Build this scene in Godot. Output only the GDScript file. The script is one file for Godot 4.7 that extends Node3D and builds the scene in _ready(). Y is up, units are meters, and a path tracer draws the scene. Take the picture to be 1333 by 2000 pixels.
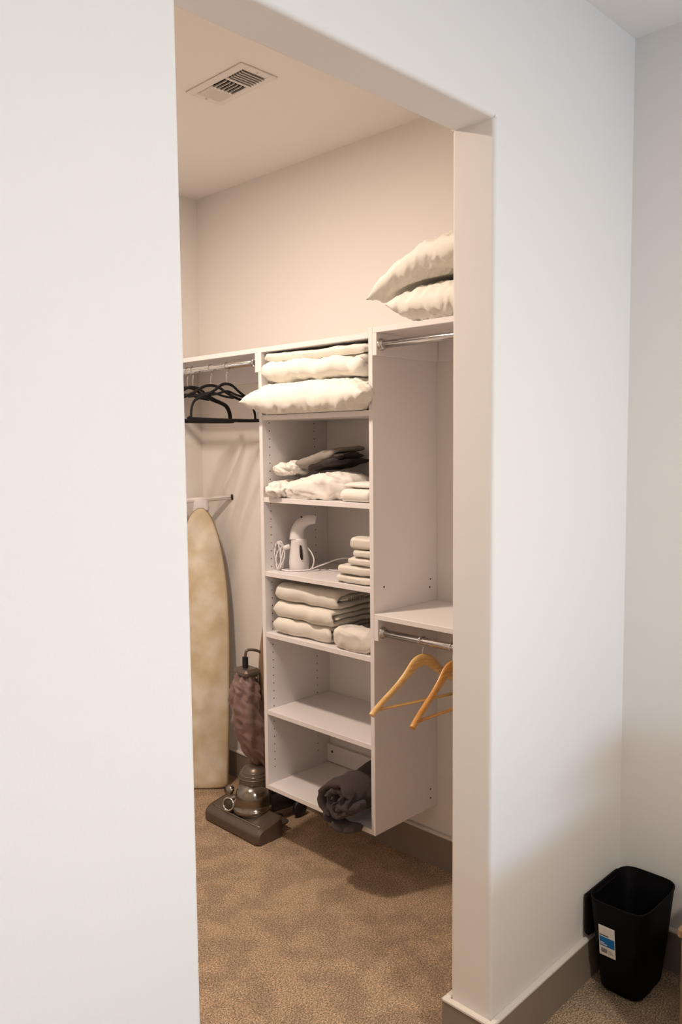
extends Node3D

# ---- measured room (metres) ----
const ZP := -1.143        # bedroom face of the doorway wall
const ZPB := -1.272       # closet face of the doorway wall
const XO0 := 0.799        # doorway left edge
const XO1 := 1.706        # doorway right edge
const YH := 2.428         # doorway height
const YC := 2.852         # ceiling height
const XR := 2.445         # right wall face (bedroom and closet)
const ZF := -3.376        # closet end wall face
const XL := -0.55         # closet left wall face
const XBL := -2.9         # bedroom left wall face
const ZR := 3.05          # bedroom rear wall face
const XFRONT := 2.086     # front of the cabinets
const ZTL := -2.498       # tower, left outer face
const ZTR := -1.890       # tower, right outer face

var used := {}
var noise := FastNoiseLite.new()
var M := {}

# ---------------------------------------------------------------- naming
func numbered(called: String) -> String:
	if not used.has(called):
		used[called] = 0
		return called
	used[called] += 1
	return "%s_%03d" % [called, used[called]]

func thing(called: String, label: String, category: String, at := Vector3.ZERO, group := "") -> Node3D:
	var o := Node3D.new()
	o.name = numbered(called)
	add_child(o)
	o.position = at
	o.set_meta("label", label)
	o.set_meta("category", category)
	if group != "":
		o.set_meta("group", group)
	return o

func part(parent: Node3D, called: String, mesh: Mesh, mat: Material, at := Vector3.ZERO, rot := Vector3.ZERO) -> MeshInstance3D:
	var m := MeshInstance3D.new()
	m.name = called
	m.mesh = mesh
	m.material_override = mat
	m.position = at
	m.rotation_degrees = rot
	m.cast_shadow = GeometryInstance3D.SHADOW_CASTING_SETTING_ON
	parent.add_child(m, true)
	return m

func struct_node(called: String, label: String, mesh: Mesh, mat: Material, at := Vector3.ZERO) -> MeshInstance3D:
	var m := part(self, called, mesh, mat, at)
	m.set_meta("kind", "structure")
	m.set_meta("label", label)
	return m

# ---------------------------------------------------------------- mesh helpers
func tri_out(st: SurfaceTool, a: Vector3, b: Vector3, c: Vector3, ctr: Vector3) -> void:
	var n := (b - a).cross(c - a)
	if n.dot((a + b + c) / 3.0 - ctr) > 0.0:
		st.add_vertex(a); st.add_vertex(c); st.add_vertex(b)
	else:
		st.add_vertex(a); st.add_vertex(b); st.add_vertex(c)

func quad_out(st: SurfaceTool, a: Vector3, b: Vector3, c: Vector3, d: Vector3, ctr: Vector3) -> void:
	tri_out(st, a, b, c, ctr)
	tri_out(st, a, c, d, ctr)

func flat_tool() -> SurfaceTool:
	var st := SurfaceTool.new()
	st.begin(Mesh.PRIMITIVE_TRIANGLES)
	st.set_smooth_group(-1)
	return st

func add_box(st: SurfaceTool, lo: Vector3, hi: Vector3, c := 0.0) -> void:
	var ctr := (lo + hi) * 0.5
	var h := (hi - lo) * 0.5
	if c <= 0.0:
		c = 0.0
	var ax := [Vector3(1, 0, 0), Vector3(0, 1, 0), Vector3(0, 0, 1)]
	for i in 3:
		var u: Vector3 = ax[(i + 1) % 3]
		var v: Vector3 = ax[(i + 2) % 3]
		var n: Vector3 = ax[i]
		var hu: float = h.dot(u) - c
		var hv: float = h.dot(v) - c
		var hn: float = h.dot(n)
		for s in [-1.0, 1.0]:
			var o: Vector3 = ctr + n * hn * s
			quad_out(st, o - u * hu - v * hv, o + u * hu - v * hv, o + u * hu + v * hv, o - u * hu + v * hv, ctr)
	if c > 0.0:
		for i in 3:
			var u: Vector3 = ax[(i + 1) % 3]
			var v: Vector3 = ax[(i + 2) % 3]
			var n: Vector3 = ax[i]
			var hu: float = h.dot(u)
			var hv: float = h.dot(v)
			var hn: float = h.dot(n) - c
			for su in [-1.0, 1.0]:
				for sv in [-1.0, 1.0]:
					var p1: Vector3 = ctr + u * su * hu + v * sv * (hv - c)
					var p2: Vector3 = ctr + u * su * (hu - c) + v * sv * hv
					quad_out(st, p1 - n * hn, p1 + n * hn, p2 + n * hn, p2 - n * hn, ctr)
		for sx in [-1.0, 1.0]:
			for sy in [-1.0, 1.0]:
				for sz in [-1.0, 1.0]:
					var s := Vector3(sx, sy, sz)
					tri_out(st, ctr + s * Vector3(h.x, h.y - c, h.z - c), ctr + s * Vector3(h.x - c, h.y, h.z - c), ctr + s * Vector3(h.x - c, h.y - c, h.z), ctr)

func done(st: SurfaceTool) -> ArrayMesh:
	st.generate_normals()
	return st.commit()

func box_mesh(lo: Vector3, hi: Vector3, c := 0.0) -> ArrayMesh:
	var st := flat_tool()
	add_box(st, lo, hi, c)
	return done(st)

# a prism over a convex outline given in a plane: fn turns (u, v, w) into a point, w is the extrusion
func prism(outline: PackedVector2Array, w0: float, w1: float, fn: Callable, smooth := false) -> ArrayMesh:
	var st := SurfaceTool.new()
	st.begin(Mesh.PRIMITIVE_TRIANGLES)
	var n := outline.size()
	var c2 := Vector2.ZERO
	for p in outline:
		c2 += p / n
	var ctr: Vector3 = fn.call(c2.x, c2.y, (w0 + w1) * 0.5)
	st.set_smooth_group(0 if smooth else -1)
	for i in n:
		var p := outline[i]
		var q := outline[(i + 1) % n]
		quad_out(st, fn.call(p.x, p.y, w0), fn.call(q.x, q.y, w0), fn.call(q.x, q.y, w1), fn.call(p.x, p.y, w1), ctr)
	st.set_smooth_group(-1)
	var idx := Geometry2D.triangulate_polygon(outline)
	for k in range(0, idx.size(), 3):
		for w in [w0, w1]:
			var a := outline[idx[k]]
			var b := outline[idx[k + 1]]
			var d := outline[idx[k + 2]]
			tri_out(st, fn.call(a.x, a.y, w), fn.call(b.x, b.y, w), fn.call(d.x, d.y, w), ctr)
	return done(st)

func surf(nu: int, nv: int, fn: Callable, wrap_u := false, st: SurfaceTool = null) -> SurfaceTool:
	if st == null:
		st = SurfaceTool.new()
		st.begin(Mesh.PRIMITIVE_TRIANGLES)
		st.set_smooth_group(0)
	var g := []
	for i in nu + 1:
		var row := PackedVector3Array()
		for j in nv + 1:
			var ii := 0 if (wrap_u and i == nu) else i
			row.append(fn.call(float(ii) / nu, float(j) / nv))
		g.append(row)
	for i in nu:
		for j in nv:
			var a: Vector3 = g[i][j]
			var b: Vector3 = g[i + 1][j]
			var c: Vector3 = g[i + 1][j + 1]
			var d: Vector3 = g[i][j + 1]
			if (b - a).cross(c - a).length_squared() > 1e-18:
				st.add_vertex(a); st.add_vertex(b); st.add_vertex(c)
			if (c - a).cross(d - a).length_squared() > 1e-18:
				st.add_vertex(a); st.add_vertex(c); st.add_vertex(d)
	return st

func lathe(profile: PackedVector2Array, n := 28, st: SurfaceTool = null) -> SurfaceTool:
	var m := profile.size() - 1
	return surf(n, m, func(u, v):
		var p := profile[int(round(v * m))]
		return Vector3(cos(u * TAU) * p.x, p.y, sin(u * TAU) * p.x), true, st)

func smooth_path(pts: Array, sub := 6, closed := false) -> PackedVector3Array:
	var out := PackedVector3Array()
	var n := pts.size()
	var segs := n if closed else n - 1
	for i in segs:
		var p0: Vector3 = pts[(i - 1 + n) % n] if (closed or i > 0) else pts[0]
		var p1: Vector3 = pts[i]
		var p2: Vector3 = pts[(i + 1) % n]
		var p3: Vector3 = pts[(i + 2) % n] if (closed or i + 2 < n) else pts[n - 1]
		for k in sub:
			var t := float(k) / sub
			out.append(0.5 * (2.0 * p1 + (p2 - p0) * t + (2.0 * p0 - 5.0 * p1 + 4.0 * p2 - p3) * t * t + (3.0 * p1 - p0 - 3.0 * p2 + p3) * t * t * t))
	if not closed:
		out.append(pts[n - 1])
	return out

# a tube along a path; radius(t) may be a Callable giving Vector2 (two half widths); hint keeps the frame upright
func tube(path: PackedVector3Array, r, sides := 10, closed := false, hint := Vector3.ZERO, st: SurfaceTool = null) -> SurfaceTool:
	if st == null:
		st = SurfaceTool.new()
		st.begin(Mesh.PRIMITIVE_TRIANGLES)
		st.set_smooth_group(0)
	var n := path.size()
	var rings := []
	var up := hint
	for i in n:
		var a := path[(i - 1 + n) % n] if (closed or i > 0) else path[i]
		var b := path[(i + 1) % n] if (closed or i < n - 1) else path[i]
		var t := (b - a).normalized()
		if hint != Vector3.ZERO:
			up = hint
		elif up == Vector3.ZERO:
			up = Vector3.UP if absf(t.y) < 0.9 else Vector3.RIGHT
		var s := t.cross(up)
		if s.length() < 1e-5:
			s = t.cross(Vector3(0.3, 0.5, 0.8))
		s = s.normalized()
		var w := s.cross(t).normalized()
		up = w
		var rr = r.call(float(i) / (n - 1)) if r is Callable else Vector2(r, r)
		var ring := PackedVector3Array()
		for k in sides:
			var an := TAU * k / sides
			ring.append(path[i] + s * cos(an) * rr.x + w * sin(an) * rr.y)
		rings.append(ring)
	var last := n if closed else n - 1
	for i in last:
		var p: PackedVector3Array = rings[i]
		var q: PackedVector3Array = rings[(i + 1) % n]
		for k in sides:
			var k2 := (k + 1) % sides
			st.add_vertex(p[k]); st.add_vertex(q[k]); st.add_vertex(q[k2])
			st.add_vertex(p[k]); st.add_vertex(q[k2]); st.add_vertex(p[k2])
	if not closed:
		for e in [0, n - 1]:
			var ring: PackedVector3Array = rings[e]
			for k in range(1, sides - 1):
				if e == 0:
					st.add_vertex(ring[0]); st.add_vertex(ring[k]); st.add_vertex(ring[k + 1])
				else:
					st.add_vertex(ring[0]); st.add_vertex(ring[k + 1]); st.add_vertex(ring[k])
	return st

func rod_mesh(a: Vector3, b: Vector3, r: float, sides := 20) -> ArrayMesh:
	return done(tube(PackedVector3Array([a, b]), r, sides))

func nz(p: Vector3, f: float, s := 0.0) -> float:
	return noise.get_noise_3d(p.x * f + s * 17.3, p.y * f + s * 5.1, p.z * f - s * 9.7)

# ridged folds: sharp crests like cloth wrinkles
func folds(p: Vector3, f: float, s := 0.0) -> float:
	return 1.0 - absf(nz(p, f, s)) * 2.6

# a pillow lying in x-z with thickness along y; bend is an optional Callable on points
func pillow_mesh(lx: float, lz: float, th: float, s: float, wr := 0.006, bend = null, n := 44) -> ArrayMesh:
	var st: SurfaceTool = null
	for side in [1.0, -1.0]:
		var f := func(a, b):
			var u: float = a * 2.0 - 1.0
			var v: float = b * 2.0 - 1.0
			var x: float = lx * 0.5 * u * (1.0 - 0.07 * (1.0 - v * v) * u * u)
			var z: float = lz * 0.5 * v * (1.0 - 0.06 * (1.0 - u * u) * v * v)
			var e: float = maxf(0.0, (1.0 - pow(absf(u), 3.2)) * (1.0 - pow(absf(v), 3.2)))
			var h: float = th * 0.5 * pow(e, 0.46)
			var p := Vector3(x, h * side, z)
			var edge: float = clampf(pow(e, 0.3), 0.0, 1.0)
			var q := Vector3(x * 1.0, side * 0.3, z * 1.0)
			p.y += side * edge * wr * (folds(q, 15.0, s) - 0.55) + side * edge * wr * 0.5 * (folds(q * Vector3(1.6, 1, 0.7), 30.0, s + 8.0) - 0.6) + side * edge * wr * 1.2 * nz(q, 6.0, s + 3.0)
			var rim: float = 1.0 - edge
			p.y += rim * 0.012 * nz(q * Vector3(1, 0, 1), 16.0, s + 5.0)
			if bend != null:
				p = bend.call(p)
			return p
		if side > 0.0:
			st = surf(n, n, f, false, st)
		else:
			st = surf(n, n, func(a, b): return f.call(1.0 - a, b), false, st)
	return done(st)

# a lump of cloth: superellipsoid with wrinkles; flat underneath
func lump_mesh(half: Vector3, sq: float, s: float, wr: float, freq: float, bend = null, nu := 72, nv := 36, stretch := Vector3.ONE) -> ArrayMesh:
	var sp := func(c: float, e: float) -> float: return signf(c) * pow(absf(c), e)
	var f := func(a, b):
		var th: float = a * TAU
		var ph: float = (b - 0.5) * PI
		var d := Vector3(sp.call(cos(ph), sq) * sp.call(cos(th), sq), sp.call(sin(ph), sq * 1.1), sp.call(cos(ph), sq) * sp.call(sin(th), sq))
		var p: Vector3 = d * half
		var nn: Vector3 = (d / half).normalized()
		p += nn * (wr * (folds(p * stretch, freq, s) - 0.6) + wr * 0.8 * nz(p * stretch, freq * 0.5, s + 2.0))
		if bend != null:
			p = bend.call(p)
		return p
	return done(surf(nu, nv, f, true))

# keeps a cloth inside the room it has: z between the side panels behind their front edge, y between two heights
func squeeze(p: Vector3, at: Vector3, zc: float, hz: float, y0: float, y1: float) -> Vector3:
	if p.x + at.x > XFRONT - 0.006:
		p.z = clampf(p.z + at.z, zc - hz, zc + hz) - at.z
		p.y = clampf(p.y + at.y, y0, y1) - at.y
	return p

# a folded cloth: a thick ribbon along path (x = depth, y = height), extruded along z
func ribbon_mesh(path2: PackedVector2Array, th: float, z0: float, z1: float, s := 0.0, wob := 0.003, nz_seg := 16, fit = null) -> ArrayMesh:
	var n := path2.size()
	var nrm := PackedVector2Array()
	for i in n:
		var a := path2[maxi(i - 1, 0)]
		var b := path2[mini(i + 1, n - 1)]
		var t := (b - a).normalized()
		nrm.append(Vector2(-t.y, t.x))
	var loop := 2 * n
	var f := func(a, b):
		var k := int(round(a * loop)) % loop
		var ed: float = minf(b, 1.0 - b) * (z1 - z0)
		var rnd := sqrt(clampf(1.0 - pow(1.0 - clampf(ed / (th * 0.8), 0.0, 1.0), 2.0), 0.12, 1.0))
		var z: float = lerpf(z0, z1, b)
		var i := k if k < n else loop - 1 - k
		var sgn := 1.0 if k < n else -1.0
		var endr := 0.45 if (i == 0 or i == n - 1) else 1.0
		var q := path2[i] + nrm[i] * sgn * th * 0.5 * rnd * endr
		var p := Vector3(q.x, q.y, z)
		var c := Vector3(path2[i].x, path2[i].y * 0.6, z)
		p += Vector3(nz(c, 9.0, s), 0.5 * nz(c, 7.0, s + 1.0), 0.0) * wob * 2.0
		p.z += (b - 0.5) * 2.0 * wob * 2.5 * nz(Vector3(path2[i].x, path2[i].y * 3.0, 0), 14.0, s + 4.0)
		if fit != null:
			p = fit.call(p)
		return p
	var st := surf(loop, nz_seg, f, true)
	# end caps between the two sides of the ribbon
	for b in [0.0, 1.0]:
		for i in n - 1:
			var p0: Vector3 = f.call(float(i) / loop, b)
			var p1: Vector3 = f.call(float(i + 1) / loop, b)
			var q0: Vector3 = f.call(float(loop - 1 - i) / loop, b)
			var q1: Vector3 = f.call(float(loop - 2 - i) / loop, b)
			if b > 0.5:
				st.add_vertex(p0); st.add_vertex(p1); st.add_vertex(q1)
				st.add_vertex(p0); st.add_vertex(q1); st.add_vertex(q0)
			else:
				st.add_vertex(p0); st.add_vertex(q1); st.add_vertex(p1)
				st.add_vertex(p0); st.add_vertex(q0); st.add_vertex(q1)
	return done(st)

# serpentine path: layers of cloth folded over each other, first loop at the front (x = 0)
func fold_path(depth: float, th: float, layers: int, front_first := true) -> PackedVector2Array:
	var out := PackedVector2Array()
	var front := front_first
	for l in layers:
		var y := th * (l + 0.5)
		var xs := []
		for k in 9:
			var t := k / 8.0
			xs.append(lerpf(depth, th * 0.5, t) if front else lerpf(th * 0.5, depth, t))
		for x in xs:
			out.append(Vector2(x, y))
		if l < layers - 1:
			var cx := th * 0.5 if front else depth
			for k in range(1, 7):
				var an := PI * k / 7.0
				out.append(Vector2(cx + (-1.0 if front else 1.0) * sin(an) * th * 0.5, y + th * 0.5 - cos(an) * th * 0.5))
		front = not front
	return out

# a towel folded so that one smooth edge wraps round the front; inner adds the layer tucked inside
func wrap_path(depth: float, h: float, inner: bool) -> PackedVector2Array:
	var th := h / 3.0 if inner else h / 2.0
	var out := PackedVector2Array()
	if inner:
		for k in 8:
			out.append(Vector2(lerpf(h * 0.5, depth, k / 7.0), h * 0.5))
		var rr := (h * 0.5 - th * 0.5) * 0.5
		for k in range(1, 6):
			var an := PI * k / 6.0
			out.append(Vector2(depth + sin(an) * rr, h * 0.5 - rr + cos(an) * rr))
	for k in 9:
		out.append(Vector2(lerpf(depth, h * 0.5, k / 8.0), th * 0.5))
	var r := (h - th) * 0.5
	for k in range(1, 10):
		var an := PI * k / 10.0
		out.append(Vector2(h * 0.5 - sin(an) * r, h * 0.5 - cos(an) * r))
	for k in 9:
		out.append(Vector2(lerpf(h * 0.5, depth, k / 8.0), h - th * 0.5))
	return out

# ---------------------------------------------------------------- materials
func std(col: Color, rough := 0.6, metal := 0.0) -> StandardMaterial3D:
	var m := StandardMaterial3D.new()
	m.albedo_color = col
	m.roughness = rough
	m.metallic = metal
	return m

func noise_tex(freq: float, size := 512, normal := false, bump := 4.0, octaves := 4, seed_n := 3, ramp: Gradient = null) -> NoiseTexture2D:
	var n := FastNoiseLite.new()
	n.seed = seed_n
	n.frequency = freq
	n.fractal_octaves = octaves
	var t := NoiseTexture2D.new()
	t.noise = n
	t.width = size
	t.height = size
	t.seamless = true
	t.as_normal_map = normal
	t.bump_strength = bump
	if ramp:
		t.color_ramp = ramp
	return t

func tri(m: StandardMaterial3D, sc: float, world := true) -> StandardMaterial3D:
	m.uv1_triplanar = true
	m.uv1_world_triplanar = world
	m.uv1_scale = Vector3.ONE * sc
	return m

func two_tone(a: Color, b: Color, p0 := 0.3, p1 := 0.7) -> Gradient:
	var g := Gradient.new()
	g.offsets = PackedFloat32Array([p0, p1])
	g.colors = PackedColorArray([a, b])
	return g

func cloth(col: Color, bump := 2.0) -> StandardMaterial3D:
	var m := std(col, 0.9)
	m.normal_enabled = true
	m.normal_texture = noise_tex(0.22, 512, true, bump, 3, 21)
	m.normal_scale = 0.5
	m.rim_enabled = true
	m.rim = 0.15
	return tri(m, 5.0)

func carpet_material() -> StandardMaterial3D:
	# short cut-pile carpet: speckled yarn tips, brushed patches where the pile lies differently
	var w := 1400
	var fine := FastNoiseLite.new()
	fine.seed = 5
	fine.frequency = 0.16
	fine.fractal_octaves = 3
	var coarse := FastNoiseLite.new()
	coarse.seed = 12
	coarse.frequency = 0.0062
	coarse.fractal_octaves = 6
	coarse.fractal_gain = 0.55
	var fi := fine.get_seamless_image(w, w)
	var ci := coarse.get_seamless_image(w, w)
	fi.convert(Image.FORMAT_L8)
	ci.convert(Image.FORMAT_L8)
	var fd := fi.get_data()
	var cd := ci.get_data()
	var rng := RandomNumberGenerator.new()
	rng.seed = 77
	var out := PackedByteArray()
	out.resize(w * w * 3)
	var hgt := PackedByteArray()
	hgt.resize(w * w)
	for i in w * w:
		var f := fd[i] / 255.0
		var c := clampf((cd[i] / 255.0 - 0.28) / 0.42, 0.0, 1.0)
		c = c * c * (3.0 - 2.0 * c)
		var k := 0.47 + 0.94 * f + 0.30 * (rng.randf() - 0.5)
		k *= 0.925 + 0.11 * c
		out[i * 3] = clampi(int(187.0 * k), 0, 255)
		out[i * 3 + 1] = clampi(int(160.0 * k), 0, 255)
		out[i * 3 + 2] = clampi(int(131.0 * k), 0, 255)
		hgt[i] = fd[i]
	var m := std(Color.WHITE, 1.0)
	var img := Image.create_from_data(w, w, false, Image.FORMAT_RGB8, out)
	m.albedo_texture = ImageTexture.create_from_image(img)
	var hi := Image.create_from_data(w, w, false, Image.FORMAT_L8, hgt)
	hi.convert(Image.FORMAT_RGBA8)
	hi.bump_map_to_normal_map(5.0)
	m.normal_enabled = true
	m.normal_texture = ImageTexture.create_from_image(hi)
	m.normal_scale = 0.9
	return tri(m, 1.0 / 1.5)

func make_materials() -> void:
	noise.seed = 9
	noise.frequency = 1.0
	noise.fractal_octaves = 3
	var paint := std(Color(0.905, 0.885, 0.862), 0.85)
	paint.normal_enabled = true
	paint.normal_texture = noise_tex(0.09, 512, true, 1.0, 3, 31)
	paint.normal_scale = 0.12
	M.paint = tri(paint, 2.2)
	M.ceiling = std(Color(0.92, 0.90, 0.88), 0.9)
	M.carpet = carpet_material()
	M.taupe = std(Color(0.535, 0.485, 0.435), 0.5)
	M.trim = std(Color(0.88, 0.85, 0.81), 0.45)
	M.melamine = std(Color(0.905, 0.885, 0.88), 0.42)
	M.hole = std(Color(0.16, 0.13, 0.12), 0.9)
	M.chrome = std(Color(0.82, 0.81, 0.80), 0.16, 1.0)
	M.steel = std(Color(0.72, 0.71, 0.69), 0.32, 1.0)
	M.white_metal = std(Color(0.88, 0.86, 0.84), 0.4)
	M.velvet = std(Color(0.055, 0.047, 0.050), 0.85)
	M.linen = cloth(Color(0.93, 0.915, 0.875), 1.2)
	M.sheet = cloth(Color(0.93, 0.91, 0.88), 1.2)
	M.terry = cloth(Color(0.93, 0.905, 0.86), 6.0)
	M.terry.normal_scale = 1.0
	M.grey_terry = cloth(Color(0.30, 0.255, 0.245), 9.0)
	M.grey_terry.normal_scale = 1.6
	M.grey_terry.albedo_color = Color.WHITE
	M.grey_terry.albedo_texture = noise_tex(0.12, 512, false, 1.0, 4, 27, two_tone(Color(0.22, 0.185, 0.18), Color(0.37, 0.32, 0.305), 0.3, 0.7))
	M.grey_cloth = cloth(Color(0.56, 0.53, 0.50), 2.0)
	M.dark_cloth = cloth(Color(0.20, 0.175, 0.165), 2.0)
	var wood := std(Color(1, 1, 1), 0.32)
	var wn := noise_tex(0.02, 512, false, 1.0, 4, 8, two_tone(Color(0.86, 0.68, 0.41), Color(0.93, 0.77, 0.51)))
	wood.albedo_texture = wn
	wood.clearcoat_enabled = true
	wood.clearcoat = 0.4
	wood.clearcoat_roughness = 0.25
	tri(wood, 3.0, false)
	wood.uv1_scale = Vector3(2.0, 9.0, 9.0)
	M.wood = wood
	var oak := std(Color(1, 1, 1), 0.5)
	oak.albedo_texture = noise_tex(0.02, 512, false, 1.0, 4, 18, two_tone(Color(0.52, 0.40, 0.27), Color(0.62, 0.49, 0.34)))
	tri(oak, 2.0, false)
	oak.uv1_scale = Vector3(2.0, 1.0, 8.0)
	M.oak = oak
	# ironing-board cover: cream cotton with yellowed scorch patches
	var cov := std(Color(1, 1, 1), 0.85)
	cov.albedo_texture = noise_tex(0.006, 512, false, 1.0, 4, 46, two_tone(Color(0.79, 0.71, 0.565), Color(0.90, 0.86, 0.79), 0.2, 0.8))
	cov.normal_enabled = true
	cov.normal_texture = noise_tex(0.2, 512, true, 1.5, 2, 45)
	cov.normal_scale = 0.3
	tri(cov, 1.3, false)
	M.cover = cov
	M.binding = std(Color(0.60, 0.51, 0.38), 0.9)
	M.plastic_white = std(Color(0.90, 0.885, 0.88), 0.35)
	M.bin = std(Color(0.032, 0.027, 0.036), 0.6)
	M.bin.metallic_specular = 0.25
	M.vac_metal = std(Color(0.56, 0.53, 0.49), 0.2, 1.0)
	M.vac_grey = std(Color(0.40, 0.355, 0.31), 0.32, 0.45)
	M.vac_dark = std(Color(0.14, 0.115, 0.11), 0.45)
	M.glass_dark = std(Color(0.30, 0.27, 0.24), 0.08, 0.3)
	var bag := std(Color(0.52, 0.42, 0.39), 0.45)
	bag.rim_enabled = true
	bag.rim = 0.3
	M.bag = bag
	M.strap = std(Color(0.55, 0.45, 0.35), 0.5)
	M.paper = std(Color(0.90, 0.87, 0.82), 0.6)
	M.blue = std(Color(0.03, 0.42, 0.68), 0.55)
	M.ink = std(Color(0.22, 0.21, 0.21), 0.7)
	M.dark = std(Color(0.10, 0.085, 0.075), 0.9)
	var em := std(Color(1, 0.95, 0.88), 0.5)
	em.emission_enabled = true
	em.emission = Color(1.0, 0.90, 0.80)
	em.emission_energy_multiplier = 3.0
	M.glow = em
	var em2 := em.duplicate()
	em2.emission = Color(1.0, 0.955, 0.90)
	M.glow_room = em2
	var pane := std(Color(1, 1, 1, 0.06), 0.0)
	pane.transparency = BaseMaterial3D.TRANSPARENCY_ALPHA
	M.pane = pane

# ---------------------------------------------------------------- the scene
func _ready() -> void:
	# camera
	var cam := Camera3D.new()
	cam.name = "camera"
	cam.fov = 64.403
	cam.position = Vector3(0, 1.65, 0)
	cam.rotation_degrees = Vector3(-4.7523, -45.5382, -0.5633)
	cam.near = 0.05
	cam.far = 60.0
	add_child(cam)
	cam.current = true
	# sky and exposure
	var env := Environment.new()
	var sky := Sky.new()
	var sm := ProceduralSkyMaterial.new()
	sm.sky_top_color = Color(0.55, 0.68, 0.88)
	sm.sky_horizon_color = Color(0.86, 0.89, 0.93)
	sm.ground_bottom_color = Color(0.42, 0.41, 0.38)
	sm.ground_horizon_color = Color(0.70, 0.70, 0.69)
	sm.energy_multiplier = 1.0
	sky.sky_material = sm
	env.background_mode = Environment.BG_SKY
	env.sky = sky
	env.tonemap_mode = Environment.TONE_MAPPER_LINEAR
	env.tonemap_exposure = 1.0
	env.sdfgi_enabled = true
	env.ssao_enabled = true
	env.ssil_enabled = true
	var we := WorldEnvironment.new()
	we.name = "environment"
	we.environment = env
	add_child(we)
	# daylight standing in the bedroom window behind the camera
	var day := AreaLight3D.new()
	day.name = "window_daylight"
	day.area_size = Vector2(1.9, 0.46)
	day.position = Vector3(1.05, 1.19, ZR - 0.03)
	day.rotation_degrees = Vector3(0, 0, 0)
	day.light_color = Color(0.74, 0.87, 1.0)
	day.light_energy = 5.9
	day.shadow_enabled = true
	day.set("area_range", 20.0)
	add_child(day)
	make_materials()
	build_shell()
	build_cabinets()
	build_linen()
	build_hangers()
	build_floor_things()
	build_bedroom()

# rounded outline of a rectangle: which corners are rounded is given by r per corner (x0z0, x1z0, x1z1, x0z1)
func round_rect(x0: float, y0: float, x1: float, y1: float, r: Array, n := 6) -> PackedVector2Array:
	var out := PackedVector2Array()
	var cs := [Vector2(x0, y0), Vector2(x1, y0), Vector2(x1, y1), Vector2(x0, y1)]
	var sg := [Vector2(1, 1), Vector2(-1, 1), Vector2(-1, -1), Vector2(1, -1)]
	var a0 := [PI, PI * 1.5, 0.0, PI * 0.5]
	for i in 4:
		var rr: float = r[i]
		if rr <= 0.0:
			out.append(cs[i])
		else:
			var c: Vector2 = cs[i] + sg[i] * rr
			for k in n + 1:
				var an: float = a0[i] + PI * 0.5 * k / n
				out.append(c + Vector2(cos(an), sin(an)) * rr)
	return out

func baseboard(called: String, label: String, from: Vector3, to: Vector3, out_dir: Vector3) -> void:
	# a taupe board with a light rounded cap strip, standing on the carpet against a wall
	var o := Node3D.new()
	o.name = called
	o.set_meta("kind", "structure")
	o.set_meta("label", label)
	add_child(o)
	var t := out_dir * 0.0145
	var t2 := out_dir * 0.018
	var a := from
	var b := to
	var lo := Vector3(minf(a.x, minf(b.x, minf(a.x + t.x, b.x + t.x))), 0.0, minf(a.z, minf(b.z, minf(a.z + t.z, b.z + t.z))))
	var hi := Vector3(maxf(a.x, maxf(b.x, maxf(a.x + t.x, b.x + t.x))), 0.128, maxf(a.z, maxf(b.z, maxf(a.z + t.z, b.z + t.z))))
	part(o, "board", box_mesh(lo, hi), M.taupe)
	var lo2 := Vector3(minf(a.x, minf(b.x, minf(a.x + t2.x, b.x + t2.x))), 0.128, minf(a.z, minf(b.z, minf(a.z + t2.z, b.z + t2.z))))
	var hi2 := Vector3(maxf(a.x, maxf(b.x, maxf(a.x + t2.x, b.x + t2.x))), 0.139, maxf(a.z, maxf(b.z, maxf(a.z + t2.z, b.z + t2.z))))
	part(o, "cap", box_mesh(lo2, hi2, 0.003), M.trim)

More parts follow.
